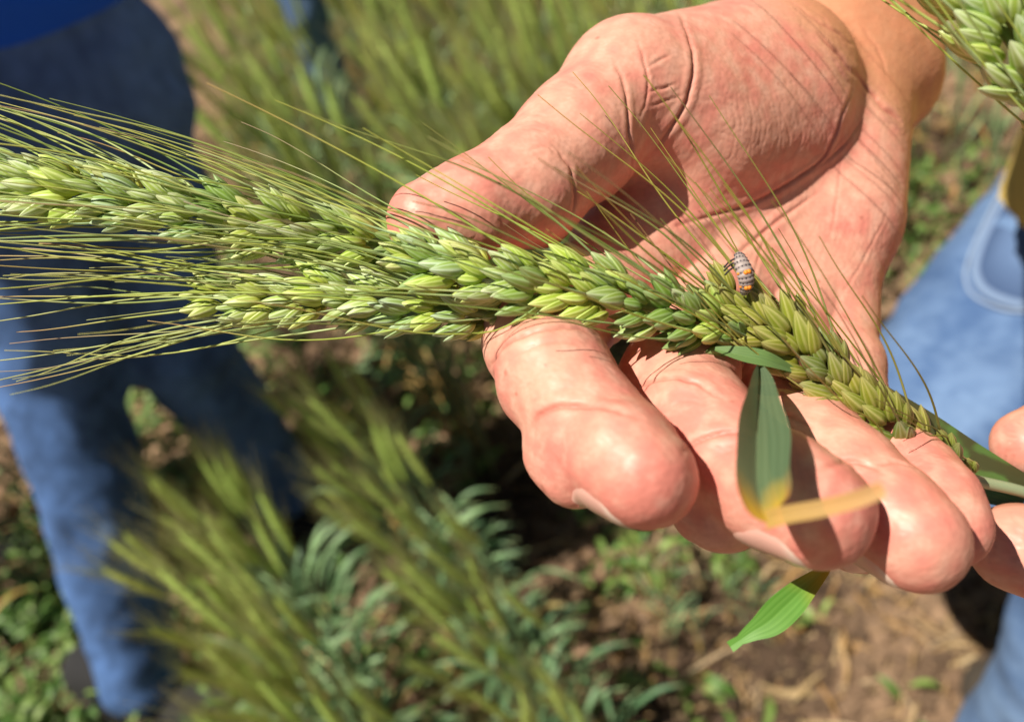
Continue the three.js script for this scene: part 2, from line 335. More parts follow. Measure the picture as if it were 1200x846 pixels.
const inHand = (x, y, z) => { const c = project(V(x, y, z)); return c[1] > -190 && c[0] < 1190 && c[2] < .36; };
const inLeft = (x, y, z) => { const c = project(V(x, y, z)); return c[0] >= 1120 && c[0] < 1640 && c[1] > 380 && c[2] < .3; };
const boxOf = (list, pad) => { const b = new THREE.Box3().setFromPoints(list); return [b.min.subScalar(pad), b.max.addScalar(pad)]; };
const corners = (x0, y0, x1, y1, d0, d1) => [d0, d1].flatMap((d) => [at(x0, y0, d), at(x1, y0, d), at(x0, y1, d), at(x1, y1, d)]);
const handMesh = meshField(handField, ...boxOf(corners(430, -210, 1190, 720, .12, .34), .005), QUICK ? .0011 : .00048, inHand);
const holder = thing('person', 'person in faded blue jeans and yellow shirt holding wheat across an open palm', 'person', onHeight(1250, 800, 0));
const hb = holder.position;
{
  const leftMesh = meshField(leftField, ...boxOf(corners(1120, 380, 1640, 780, .15, .27), .01), QUICK ? .002 : .001, inLeft);
  // the rest of the body, coarser, runs a millimetre inside the two hands where they overlap
  const rest = meshField((x, y, z) => bodyField(x, y, z) + .001, V(.05, .75, -.8), V(.95, 1.85, .15), .008, (x, y, z) => { const c = project(V(x, y, z)); return !(c[1] > 20 && c[0] < 1190 && c[2] < .36) && !(c[0] >= 1190 && c[0] < 1520 && c[1] > 420 && c[2] < .3); });
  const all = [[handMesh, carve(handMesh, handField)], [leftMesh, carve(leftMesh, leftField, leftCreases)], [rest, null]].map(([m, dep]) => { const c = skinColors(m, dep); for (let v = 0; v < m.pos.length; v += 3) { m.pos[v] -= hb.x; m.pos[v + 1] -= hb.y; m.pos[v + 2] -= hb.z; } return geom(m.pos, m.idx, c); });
  part('body', mergeGeometries(all), skinMat, holder);
  const hair = meshField((x, y, z) => Math.max(cap(bone(S3.head.clone().add(V(.02, .03, 0)), S3.head.clone().add(V(.01, .075, 0)), .10, .095), x, y, z), -(y - 1.53 - (.6 - x) * .8)), V(.5, 1.4, -.65), V(.85, 1.8, -.3), .012);
  for (let v = 0; v < hair.pos.length; v += 3) { hair.pos[v] -= hb.x; hair.pos[v + 1] -= hb.y; hair.pos[v + 2] -= hb.z; }
  part('hair', geom(hair.pos, hair.idx, hair.pos.map(() => .03)), clothMat, holder);
}
// fingernails: patches that follow the fingertip
function nailPatch(bones, dorsal, len, half, parent) {
  const b = bones[bones.length - 1], a = V(b.dx, b.dy, b.dz).normalize(), tip = V(b.ax + b.dx, b.ay + b.dy, b.az + b.dz);
  const n = dorsal.clone().addScaledVector(a, -dorsal.dot(a)).normalize(), s = a.clone().cross(n), pos = [], idx = [], col = [], NU = 14, NV = 16;
  for (let i = 0; i <= NU; i++) for (let j = 0; j <= NV; j++) {
    const u = i / NU, v = j / NV * 2 - 1, an = v * half * Math.pow(clamp(u / .45 + .02, 0, 1), .5) * (1 - .9 * Math.max(0, u - .8)), dir = n.clone().multiplyScalar(Math.cos(an)).addScaledVector(s, Math.sin(an));
    const o = tip.clone().addScaledVector(a, -len * .68 + u * len - v * v * len * .10), p = o.clone().addScaledVector(dir, .022);
    for (let k = 0; k < 40; k++) { const d = handField(p.x, p.y, p.z); p.addScaledVector(dir, -d * .8); if (d < 1e-5) break; }
    p.addScaledVector(dir, .0004 - .00055 * Math.pow(Math.abs(v), 6) - .0005 * Math.pow(u, 8));
    pos.push(p.x - hb.x, p.y - hb.y, p.z - hb.z);
    const c = mixC([.74, .42, .35], [.80, .62, .52], step(.78, .95, u + Math.abs(v) * .10)); col.push(...mixC(c, [.74, .45, .37], step(.2, 0, u) * .7));
    if (i && j) { const q = (i - 1) * (NV + 1) + j - 1, w = q + NV + 1; idx.push(q, q + 1, w, q + 1, w + 1, w); }
  }
  part('fingernail', geom(pos, idx, col), nailMat, parent);
}
nailPatch(fingerBones[0], dirW(-.45, -.80, .02), .0108, .84, holder);
nailPatch(fingerBones[1], dirW(-.45, -.82, .04), .0130, .84, holder);
nailPatch(fingerBones[2], dirW(-.40, -.86, .02), .0125, .84, holder);
nailPatch(fingerBones[3], dirW(-.3, -.85, -.5), .0105, .84, holder);
nailPatch(thumb, dirW(-.1, .75, -.75), .013, 1.0, holder);

// clothes: a field, folds as displacement, colours along the cloth
function cloth(name, field, lo, hi, cell, parent, base, colour, fold = 1, label) {
  const m = meshField(field, lo, hi, cell), col = [];
  for (let v = 0; v < m.pos.length; v += 3) {
    const x = m.pos[v], y = m.pos[v + 1], z = m.pos[v + 2];
    const w = noise(x * 9, y * 16, z * 9) * .007 + noise(x * 22, y * 30 + x * 20, z * 22) * .003 + noise(x * 60, y * 60, z * 60) * .0008;
    col.push(...colour(x, y, z, m.nor, v));
    for (let k = 0; k < 3; k++) m.pos[v + k] += m.nor[v + k] * w * fold - base.getComponent(k);
  }
  return part(name, geom(m.pos, m.idx, col), clothMat, parent, label);
}
const denim = (dark, light, s) => (x, y, z) => { const n = noise(x * 14, y * 5, z * 14) * .6 + noise(x * 60, y * 40, z * 60) * .25 + noise(x * 260, y * 260, z * 260) * .35; return mixC(dark, light, clamp(.5 + n * s, 0, 1)); };
// the holder's jeans and shirt
const hj = [bone(at(1362, 216, .79), at(1125, 508, .82), .120, .125), bone(at(1125, 508, .82), at(1330, 640, 1.0).setY(.1), .09, .06), bone(at(1420, 300, .70), at(1330, 700, .72), .10, .08), bone(at(1330, 700, .68), at(1215, 880, .84), .075, .068), bone(at(1215, 880, .84), V(.46, .08, -.33), .066, .05), bone(at(1362, 216, .79), at(1480, 240, .76), .120, .14)];
const jeansField = blendAll(hj, .03), hjA = at(1362, 216, .79).sub(at(1125, 508, .82)).normalize(), hjB = hjA.clone().cross(TOCAM).normalize();
cloth('jeans', jeansField, V(.1, .03, -1.0), V(.95, 1.1, -.05), .0075, holder, hb, (x, y, z) => { const u = (x * hjA.x + y * hjA.y + z * hjA.z), v = (x * hjB.x + y * hjB.y + z * hjB.z), n = noise(u * 5, v * 42, 1) * .45 + noise(u * 9 + v * 8, v * 14, 5) * .5 + noise(x * 420, y * 420, z * 420) * .35 + noise(u * 60, v * 160, 3) * .2; return mixC([.055, .115, .26], [.17, .275, .47], clamp(.45 + n * 1.1, 0, 1)); }, 1.15, 'faded light blue jeans');
const shirtField = blendAll([bone(at(1402, 265, .655), S3.chest, .148, .15), bone(S3.chest, S3.neck.clone().add(V(0, -.08, 0)), .14, .10), bone(S3.shR, S3.shR.clone().lerp(S3.elbR, .45), .075, .07), bone(S3.shL, S3.shL.clone().lerp(S3.elbL, .45), .075, .07)], .04);
cloth('shirt', shirtField, V(.2, .75, -.8), V(.95, 1.6, .1), .01, holder, hb, () => [.70, .50, .13], .8, 'plain yellow shirt');
{ // pocket opening with its folded hem, two rows of stitching and the lining inside it
  const line = [[1215, 185], [1190, 212], [1168, 252], [1150, 292], [1144, 318], [1152, 338], [1174, 351], [1205, 358], [1250, 352]];
  const on = (dx, dy, off) => line.map(([x, y]) => { const p = hit(jeansField, x + dx, y + dy, .2); return p && p.addScaledVector(fieldNormal(jeansField, p), off); }).filter(Boolean);
  const T = (pts, r, c) => tube(pts, () => r, () => c, 6, 60, hb);
  part('pocket_hem', T(on(0, 0, -.001), .0052, [.17, .25, .41]), clothMat, holder);
  part('stitching', T(on(-12, 7, .0004), .0016, [.26, .34, .48]), clothMat, holder);
  const pos = [], idx = [], col = [];
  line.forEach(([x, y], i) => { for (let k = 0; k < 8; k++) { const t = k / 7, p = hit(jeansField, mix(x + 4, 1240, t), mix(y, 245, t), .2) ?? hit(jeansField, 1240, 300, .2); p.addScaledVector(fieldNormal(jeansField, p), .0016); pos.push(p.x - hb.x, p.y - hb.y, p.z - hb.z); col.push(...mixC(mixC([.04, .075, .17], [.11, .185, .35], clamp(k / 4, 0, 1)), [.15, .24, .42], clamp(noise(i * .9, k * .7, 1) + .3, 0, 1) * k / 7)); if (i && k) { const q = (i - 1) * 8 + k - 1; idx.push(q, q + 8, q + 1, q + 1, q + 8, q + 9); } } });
  part('pocket_lining', geom(pos, idx, col), clothMat, holder);
}
// shoes of the holder and of the others
function shoe(p, turn, base, parent, c) {
  const f = (x, y, z) => { const dx = x - p.x, dz = z - p.z, u = dx * Math.cos(turn) + dz * Math.sin(turn), w = -dx * Math.sin(turn) + dz * Math.cos(turn); return Math.max(smin(Math.hypot(clamp(u, -.05, .14) - u, w * 1.05, (y - .035) * (.9 + Math.max(0, u) * 2)) - .05, Math.hypot(clamp(u, -.07, -.02) - u, w, y - clamp(y, .02, .1)) - .043, .03), -y + .004); };
  const m = meshField(f, V(p.x - .25, -.02, p.z - .25), V(p.x + .25, .2, p.z + .25), .01), col = [];
  for (let v = 0; v < m.pos.length; v += 3) { col.push(...(m.pos[v + 1] < .022 ? [.35, .33, .3] : c)); for (let k = 0; k < 3; k++) m.pos[v + k] -= base.getComponent(k); }
  part('shoe', geom(m.pos, m.idx, col), clothMat, parent);
}
shoe(at(1330, 640, .95).setY(0), 2.9, hb, holder, [.05, .04, .03]); shoe(V(.46, 0, -.33), 2.9, hb, holder, [.05, .04, .03]);

// the person standing on the left, from the head that stays out of frame to the shoes
function standing(label, feet, knees, hips, chest, jeansColour, shirtColour, turn, radii, cell) {
  const base = feet[0].clone().lerp(feet[1], .5).setY(0), o = thing('person', label, 'person', base), up = V(0, 1, 0);
  const mid = hips[0].clone().lerp(hips[1], .5), across = hips[1].clone().sub(hips[0]).setY(0).normalize(), neck = chest.clone().addScaledVector(up, .2), head = neck.clone().addScaledVector(up, .14);
  const sh = [-1, 1].map((s) => chest.clone().addScaledVector(across, s * .2).addScaledVector(up, .1)), fwd = V(Math.cos(turn), 0, Math.sin(turn));
  const el = sh.map((p, k) => p.clone().addScaledVector(up, -.29).addScaledVector(across, (k ? 1 : -1) * .06)), wr = el.map((p, k) => p.clone().addScaledVector(up, .20).addScaledVector(fwd, .13).addScaledVector(across, k ? -.10 : .10));
  const fingersOf = (k) => [...Array(5)].map((_, i) => bone(wr[k].clone().addScaledVector(fwd, .04).addScaledVector(up, .05), wr[k].clone().addScaledVector(fwd, i ? .09 : .08).addScaledVector(up, i ? .14 - .008 * Math.abs(i - 2) : .05).addScaledVector(across, i ? (i - 2.5) * .022 : .05), .012, .008));
  const skin = blendAll([bone(chest, neck, .09, .05), bone(neck, head, .05, .08), bone(head, head.clone().addScaledVector(up, .06), .083, .09), bone(head.clone().addScaledVector(fwd, .075).addScaledVector(up, -.03), head.clone().addScaledVector(fwd, .1).addScaledVector(up, -.02), .03, .012),
    ...[0, 1].flatMap((k) => [bone(sh[k], el[k], .05, .038), bone(el[k], wr[k], .038, .027), bone(wr[k], wr[k].clone().addScaledVector(fwd, .05).addScaledVector(up, .05), .026, .03), ...fingersOf(k)])], .02);
  const lo = mid.clone().add(V(-.6, .05 - mid.y, -.6)), hi = mid.clone().add(V(.6, .95, .6)), m = meshField(skin, lo, hi, cell * 1.2), sub = (q) => { for (let v = 0; v < q.pos.length; v++) q.pos[v] -= base.getComponent(v % 3); return q; };
  const c = skinColors(m, null); sub(m); part('body', geom(m.pos, m.idx, c), skinMat, o);
  const hr = sub(meshField((x, y, z) => Math.max(cap(bone(head.clone().addScaledVector(fwd, -.02).addScaledVector(up, .03), head.clone().addScaledVector(up, .08), .1, .095), x, y, z), head.y + .02 - y - ((x - head.x) * fwd.x + (z - head.z) * fwd.z) * -.9), lo, hi, cell * 1.2));
  part('hair', geom(hr.pos, hr.idx, hr.pos.map(() => .025)), clothMat, o);
  const legs = blendAll([0, 1].flatMap((k) => [bone(hips[k], knees[k], radii[0], radii[1]), bone(knees[k], feet[k].clone().setY(.09), radii[1], radii[2])]).concat([bone(hips[0], hips[1], radii[0] * 1.05, radii[0] * 1.05), bone(mid, mid.clone().addScaledVector(up, .12), .13, .125)]), .025);
  const all = new THREE.Box3().setFromPoints([...feet, ...knees, ...hips]);
  cloth('jeans', legs, all.min.clone().subScalar(.16).setY(.03), all.max.clone().addScalar(.2), cell, o, base, jeansColour, 1.1);
  cloth('shirt', blendAll([bone(mid.clone().addScaledVector(up, .16), chest, .15, .155), bone(sh[0], sh[1], .08, .08), ...[0, 1].map((k) => bone(sh[k], sh[k].clone().lerp(el[k], .6), .075, .068))], .04), lo, hi, cell * 1.2, o, base, () => shirtColour, .9);
  feet.forEach((f) => shoe(f.clone().addScaledVector(fwd, -.02), turn, base, o, [.02, .02, .022]));
  return o;
}
standing('person in dark blue jeans and bright blue shirt standing among the wheat rows', [onHeight(195, 828, 0), onHeight(352, 606, 0)], [at(72, 440, 1.12), at(208, 400, 1.2)], [at(10, 120, .87), at(112, 100, .95)], V(-.66, 1.30, -.86),
  denim([.016, .042, .11], [.11, .235, .56], .9), [.004, .10, .78], .4, [.098, .078, .06], .011);
const farFoot = onHeight(418, 170, 0);
standing('person far behind the rows with only one blue trouser leg in view', [farFoot.clone(), farFoot.clone().add(V(.22, 0, -.16))], [farFoot.clone().add(V(-.03, .48, .03)), farFoot.clone().add(V(.20, .48, -.14))], [farFoot.clone().add(V(-.03, .9, 0)), farFoot.clone().add(V(.16, .9, -.1))], farFoot.clone().add(V(.08, 1.35, -.05)),
  denim([.05, .10, .22], [.15, .25, .46], .8), [.03, .03, .035], 2.6, [.085, .07, .055], .016);
standing('person standing beyond the left edge whose shade falls on the dark jeans', [V(-1.20, 0, -.92), V(-1.16, 0, -1.22)], [V(-1.19, .48, -.94), V(-1.16, .48, -1.20)], [V(-1.18, .92, -.97), V(-1.16, .92, -1.15)], V(-1.15, 1.36, -1.06),
  denim([.05, .06, .07], [.10, .11, .12], .8), [.3, .3, .3], .2, [.095, .075, .055], .018);

// ------------------------------------------------------------------ the wheat in the hand
// a plump keeled scale of unit length along +y, its keel towards +z
function scale(W, T, seed, lemma) {
  const N = 13, M = 26, pos = [], idx = [], col = [], r = rng(seed);
  const tone = r();
  for (let i = 0; i <= N; i++) {
    const u = i / N, q = clamp(u, .002, .999), w = W * Math.pow(q, .60) * Math.pow(1 - q, lemma ? 1.0 : .9) * (lemma ? 2.9 : 2.65) * (1 + .06 * noise(u * 5, seed, 2)) + .007;
    for (let j = 0; j < M; j++) {
      const a = j / M * Math.PI * 2, c = Math.cos(a), s = Math.sin(a), keel = c > 0 ? Math.pow(c, 6) * .16 : 0;
      const ridge = 1 + .07 * Math.cos(a * 9);
      pos.push(s * w * ridge, u + (lemma ? 0 : -.02 * c), (c * w * T / W * ridge + keel * w) + .10 * Math.sin(Math.PI * u) * T);
      const vein = .5 + .5 * Math.cos(a * 9), g0 = mixC([.42, .50, .06], [.27, .40, .05], tone), g1 = mixC([.80, .82, .46], [.66, .76, .42], tone);
      let k = mixC(g0, g1, vein * vein * .75 + (c > .9 ? .35 : 0) + .15 * step(.5, .95, u));
      k = mixC(k, [.52, .50, .08], step(.40, 0, u) * .7); k = mixC(k, [.74, .74, .52], step(.70, 1, u) * .75 * (.4 + .6 * vein)); if (c < -.2) k = mixC(k, [.16, .26, .06], .35);
      const f = 1 + .12 * noise(i * .9, j * .9, seed); col.push(k[0] * f, k[1] * f, k[2] * f);
      if (i) { const e = (j + 1) % M, q = (i - 1) * M, v = i * M; idx.push(q + j, q + e, v + j, q + e, v + e, v + j); }
    }
  }
  return geom(pos, idx, col);
}
const GLUMES = [...Array(4)].map((_, i) => scale(.205, .125, 11 + i, false)), LEMMAS = [...Array(4)].map((_, i) => scale(.19, .155, 31 + i, true));
const tint = (r, g, b, rough = .42) => new THREE.MeshPhysicalMaterial({ vertexColors: true, color: new THREE.Color().setRGB(r, g, b), roughness: rough, specularIntensity: .7, transmission: .18, thickness: 0, side: THREE.DoubleSide });
const PLANT = [tint(1.0, 1.05, 1.05), tint(1.1, 1.1, .85), tint(.85, 1.0, 1.15), tint(1.05, 1.14, .7), tint(.75, .84, .76), tint(.58, .74, .55), tint(1.12, 1.18, 1.3)];
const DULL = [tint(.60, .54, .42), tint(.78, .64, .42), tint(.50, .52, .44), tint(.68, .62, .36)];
const UPc = dirW(0, 1, 0), LEFTc = dirW(-1, 0, 0), DOWNc = dirW(0, -1, 0);
function wheatEar(name, label, ctrl, o) {
  const pts = ctrl.map((c) => c.isVector3 ? c : at(...c)), curve = new THREE.CatmullRomCurve3(pts, false, 'centripetal'), r = rng(o.seed), base = pts[0].clone();
  const t0 = thing(name, label, 'wheat', base, undefined), L = curve.getLength(), mats = o.mats ?? PLANT;
  // stem up to the ear, then the zigzag axis
  const e0 = o.earLength ? 1 - o.earLength / L : o.earFrom;
  part('stem', tube([...Array(12)].map((_, i) => curve.getPointAt(Math.max(.0001, e0 * i / 11))), (t) => o.stem ?? .0011, (t) => mixC([.26, .34, .20], [.36, .42, .24], t), 8, 30, base), plantMat, t0);
  part('rachis', tube([...Array(16)].map((_, i) => curve.getPointAt(e0 + (1 - e0) * .97 * i / 15)), (t) => mix(.0011, .0006, t), () => [.33, .42, .14], 6, 40, base), plantMat, t0);
  const n = Math.round(L * (1 - e0) / o.pitch);
  for (let i = 0; i < n; i++) {
    const f = e0 + (1 - e0) * (i + .4) / n * .985, p = curve.getPointAt(f), T = curve.getTangentAt(f);
    const side0 = T.clone().cross(TOCAM).normalize(), roll = o.roll + (r() - .5) * .7, Lv = side0.clone().multiplyScalar(Math.cos(roll)).addScaledVector(side0.clone().cross(T), Math.sin(roll)).normalize(), N = Lv.clone().cross(T).normalize();
    if (N.dot(TOCAM) < 0) N.negate();
    const th = [-.15, 1.25, Math.PI + .15, 1.9][i % 4] + (r() - .5) * .3, s = 1;
    Lv.multiplyScalar(Math.cos(th)).addScaledVector(N, Math.sin(th)).normalize(); N.copy(Lv).cross(T).normalize();
    const phi = (o.splay ?? .36) + (r() - .5) * .26, Y = T.clone().multiplyScalar(Math.cos(phi)).addScaledVector(Lv, s * Math.sin(phi)).normalize();
    const Z = Lv.clone().multiplyScalar(s).addScaledVector(Y, -Y.dot(Lv) * s).normalize(), X = Y.clone().cross(Z);
    const size = (o.size ?? .0105) * (.86 + .28 * r()) * (i > n - 4 ? .86 : 1) * (i < 3 ? .72 : 1);
    const g = new THREE.Group(); g.name = numbered('spikelet'); t0.add(g);
    g.applyMatrix4(new THREE.Matrix4().makeBasis(X, Y, Z).scale(V(size, size, size)).setPosition(p.clone().addScaledVector(Lv, s * .0016).sub(base)));
    g.updateMatrix();
    const inv = g.matrix.clone().invert(), mat = mats[Math.floor(r() * mats.length)];
    const put = (nm, geo, x, y, z, fan, lean, k, flip) => { const m = part(nm, geo, mat, g); m.position.set(x, y, z); m.rotation.set(lean, flip, fan, 'ZXY'); m.scale.setScalar(k); m.updateMatrix(); return m; };
    const lem = [put('lemma', LEMMAS[Math.floor(r() * 4)], .13, .10, .07, -.30 - r() * .16, .04, .95, .5), put('lemma', LEMMAS[Math.floor(r() * 4)], -.13, .10, .07, .30 + r() * .16, .04, .95, -.5), put('lemma', LEMMAS[Math.floor(r() * 4)], 0, .26, .09, (r() - .5) * .1, .02, .82, 0)];
    put('glume', GLUMES[Math.floor(r() * 4)], .17, 0, .10, -.46 - r() * .16, .12, .84, .75); put('glume', GLUMES[Math.floor(r() * 4)], -.17, 0, .10, .46 + r() * .16, .12, .84, -.75);
    // awns from the lemma tips
    for (let k = 0; k < (o.awns ?? 2) + (r() < .75 ? 1 : 0) && k < 3; k++) {
      if (o.skip && o.skip(f, r, Lv.dot(UPc) < -.3)) continue;
      const tip = V(0, .985, .0).applyMatrix4(lem[k].matrix).applyMatrix4(g.matrix), d0 = V(0, 1, 0).transformDirection(lem[k].matrix).transformDirection(g.matrix);
      const len = (o.awn ?? .062) * (.72 + .5 * r()) * (i > n - 3 ? .8 : 1), out = (r() - .2) * (o.spread ?? .35);
      const d1 = T.clone().multiplyScalar(.9).addScaledVector(Lv, s * out).addScaledVector(N, (r() - .5) * (o.spread ?? .35)).addScaledVector(o.bias ?? V(), .5 + r()).normalize();
      d0.multiplyScalar(.55).addScaledVector(d1, .45).normalize();
      const w = V(r() - .5, r() - .5, r() - .5).multiplyScalar(.05), q = [0, .1, .2, .32, .45, .58, .7, .85, 1].map((v) => tip.clone().addScaledVector(d0, len * (v - v * v * .5)).addScaledVector(d1, len * v * v * .5).addScaledVector(w, len * Math.sin(v * 5)));
      if (q.some((p) => handField(p.x + base.x, p.y + base.y, p.z + base.z) < -.0011)) continue;
      for (const p of q.slice(1)) for (let b = 0; b < 4; b++) { const h = p.clone().add(base), dd = handField(h.x, h.y, h.z); if (dd > .0009) break; p.addScaledVector(fieldNormal(handField, h), .0011 - dd); }
      const thick = .00023 * (.85 + .35 * r()), brown = r() < .25 ? 1 : .35 * r(), ag = tube(q, (v) => mix(thick, thick * .35, v), (v) => mixC(mixC([.55, .64, .30], [.43, .49, .14], step(0, .3, v)), mixC([.52, .48, .17], [.50, .32, .18], brown), step(.35, 1, v) * (.5 + .5 * brown)), 5, 20);
      ag.applyMatrix4(inv); ag.computeVertexNormals();
      part('awn', ag, mat, g);
    }
  }
  return t0;
}
wheatEar('wheat_ear', 'long pale green wheat ear reaching the left edge above the thumb tip', [[700, 345, .178], [600, 322, .176], [500, 294, .174], [380, 276, .171], [260, 256, .168], [130, 232, .168], [0, 212, .170], [-75, 200, .172]], { seed: 3, earFrom: .27, splay: .34, pitch: .0030, roll: .15, size: .0097, awn: .060, spread: .16, awns: 2, awns: 2 });
wheatEar('wheat_ear', 'fat green wheat ear lying across the finger roots just below the thumb', [[1100, 540, .186], [1000, 470, .180], [930, 420, .172], [868, 393, .164], [800, 370, .158], [720, 350, .156], [600, 328, .156], [478, 306, .159]], { seed: 17, earFrom: .43, skip: (f, r, down) => down && r() < .6, splay: .35, pitch: .0025, roll: .15, size: .0091, awn: .050, spread: .22, awns: 1, bias: UPc.clone().multiplyScalar(.08).addScaledVector(TOCAM, .07) });
wheatEar('wheat_ear', 'lowest wheat ear with whitish tip and awns fanned out to the left', [[760, 392, .175], [680, 384, .170], [600, 372, .166], [520, 362, .164], [440, 354, .166], [350, 349, .169], [250, 353, .172]], { seed: 29, earFrom: .30, skip: (f, r, down) => down && f < .62, splay: .31, pitch: .0030, roll: .15, size: .0086, awn: .060, spread: .22, awns: 2, bias: DOWNc.clone().multiplyScalar(.05) });
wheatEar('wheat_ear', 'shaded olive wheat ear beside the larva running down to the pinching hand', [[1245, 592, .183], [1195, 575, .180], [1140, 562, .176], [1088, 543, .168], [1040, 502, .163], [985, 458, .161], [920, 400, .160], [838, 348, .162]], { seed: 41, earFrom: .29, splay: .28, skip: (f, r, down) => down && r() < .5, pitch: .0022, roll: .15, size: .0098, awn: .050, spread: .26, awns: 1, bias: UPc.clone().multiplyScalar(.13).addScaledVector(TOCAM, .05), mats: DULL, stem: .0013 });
wheatEar('wheat_ear', 'close plump wheat ear hanging into the upper right corner', [onHeight(1600, 1150, 0), onHeight(1560, 1000, .5), [1430, 480, .165], [1335, 290, .150], [1280, 205, .146], [1240, 138, .143], [1192, 60, .140], [1142, -10, .139], [1090, -80, .139], [1030, -150, .140]], { seed: 53, earLength: .063, mats: [tint(1.02, 1.1, 1.1), tint(1.1, 1.16, .8), tint(.95, 1.08, 1.15)], pitch: .0024, roll: .1, size: .0104, awn: .06, spread: .25, awns: 1 });

// leaves that come with the stalks
const leafGreen = (t, u) => mixC([.12, .24, .07], [.20, .33, .10], .5 + .5 * Math.cos(u * 22));
function leafThing(name, label, pts, half, fold, up, colour, mat = leafMat, twist, segs = 80) {
  const p = pts.map(([x, y, d]) => at(x, y, d)), o = thing(name, label, 'leaf', p[0].clone());
  part('leaf_blade', blade(p, half, fold, up, colour, segs, 16, p[0], twist), mat, o);
  return o;
}
leafThing('wheat_leaf', 'folded blue green leaf with yellow tip hanging over the middle finger', [[890, 430, .154], [889, 470, .138], [888, 520, .125], [889, 570, .116], [897, 604, .1105], [903, 614, .109]],
  (t) => .0054 * Math.pow(Math.sin(Math.PI * clamp(t * .985 + .01, 0, 1)), .8) * (1 + .05 * Math.sin(t * 19)) + .0003, (t) => mix(1.05, .62, t), dirW(-.12, .35, 1), (t, u) => mixC(mixC(mixC([.085, .15, .065], [.115, .19, .09], .5 + .5 * Math.cos(u * 26)), [.20, .26, .15], u > 0 ? .35 : 0), mixC([.55, .38, .03], [.40, .14, .04], Math.abs(u) > .85 ? .7 : 0), step(.62, .86, t + Math.abs(u) * .05 + noise(u * 3, t * 8, 4) * .06)), leafMat);
leafThing('withered_leaf_tip', 'dry straw coloured leaf tip curling to the right above the fingertips', [[900, 610, .109], [922, 605, .107], [960, 598, .104], [1000, 588, .101], [1038, 574, .098]], (t) => .0013 * (1 - .25 * t) + .0002, () => .5, dirW(0, .5, 1), (t, u) => mixC([.50, .33, .08], [.58, .36, .16], t));
leafThing('wheat_leaf', 'long olive brown leaf blade behind the lower ear at the pinching hand', [[985, 432, .178], [1030, 468, .178], [1080, 502, .179], [1130, 535, .180], [1180, 562, .181], [1225, 580, .183]], (t) => .0036 * Math.pow(Math.sin(Math.PI * clamp(t * .9 + .05, 0, 1)), .6) + .0006, () => .35, dirW(-.2, .35, 1), (t, u) => { const g = noise(t * 16, u * 1.4, 3.3); return mixC([.085, .085, .025], [.12, .22, .045], step(.05, .4, g) * step(.35, .5, t)); });
leafThing('wheat_leaf', 'dark green leaf blade tucked under the stalk beside the ring finger', [[1070, 552, .186], [1105, 560, .188], [1145, 570, .188], [1200, 590, .187]], (t) => .0038 * Math.sin(Math.PI * clamp(t * .8 + .1, 0, 1)) + .0004, () => .3, dirW(0, .2, 1), (t, u) => mixC([.04, .10, .045], [.07, .14, .06], .5 + .5 * Math.cos(u * 20)));
leafThing('wheat_leaf', 'short bright green leaf lying along the ears above the folded leaf', [[838, 409, .154], [868, 416, .153], [900, 423, .153], [935, 436, .156]], (t) => .0017 * Math.sin(Math.PI * clamp(t * .9 + .05, 0, 1)) + .0002, () => .4, dirW(0, .5, 1), leafGreen);
leafThing('wheat_leaf', 'small bright green leaf with yellow tip poking out below the fingers', [[856, 758, .150], [880, 742, .149], [900, 730, .149], [920, 712, .150], [945, 688, .152], [975, 662, .156]], (t) => .00035 + .0026 * Math.pow(Math.sin(Math.PI * clamp((t - .10) / .90, 0, 1)), .9) + .0007 * step(.3, 0, t), () => .25, dirW(-.2, .4, 1), (t, u) => mixC(mixC([.09, .27, .02], [.15, .36, .05], .5 + .5 * Math.cos(u * 18)), [.55, .50, .05], step(.70, 1.05, t + Math.abs(u) * .06)));

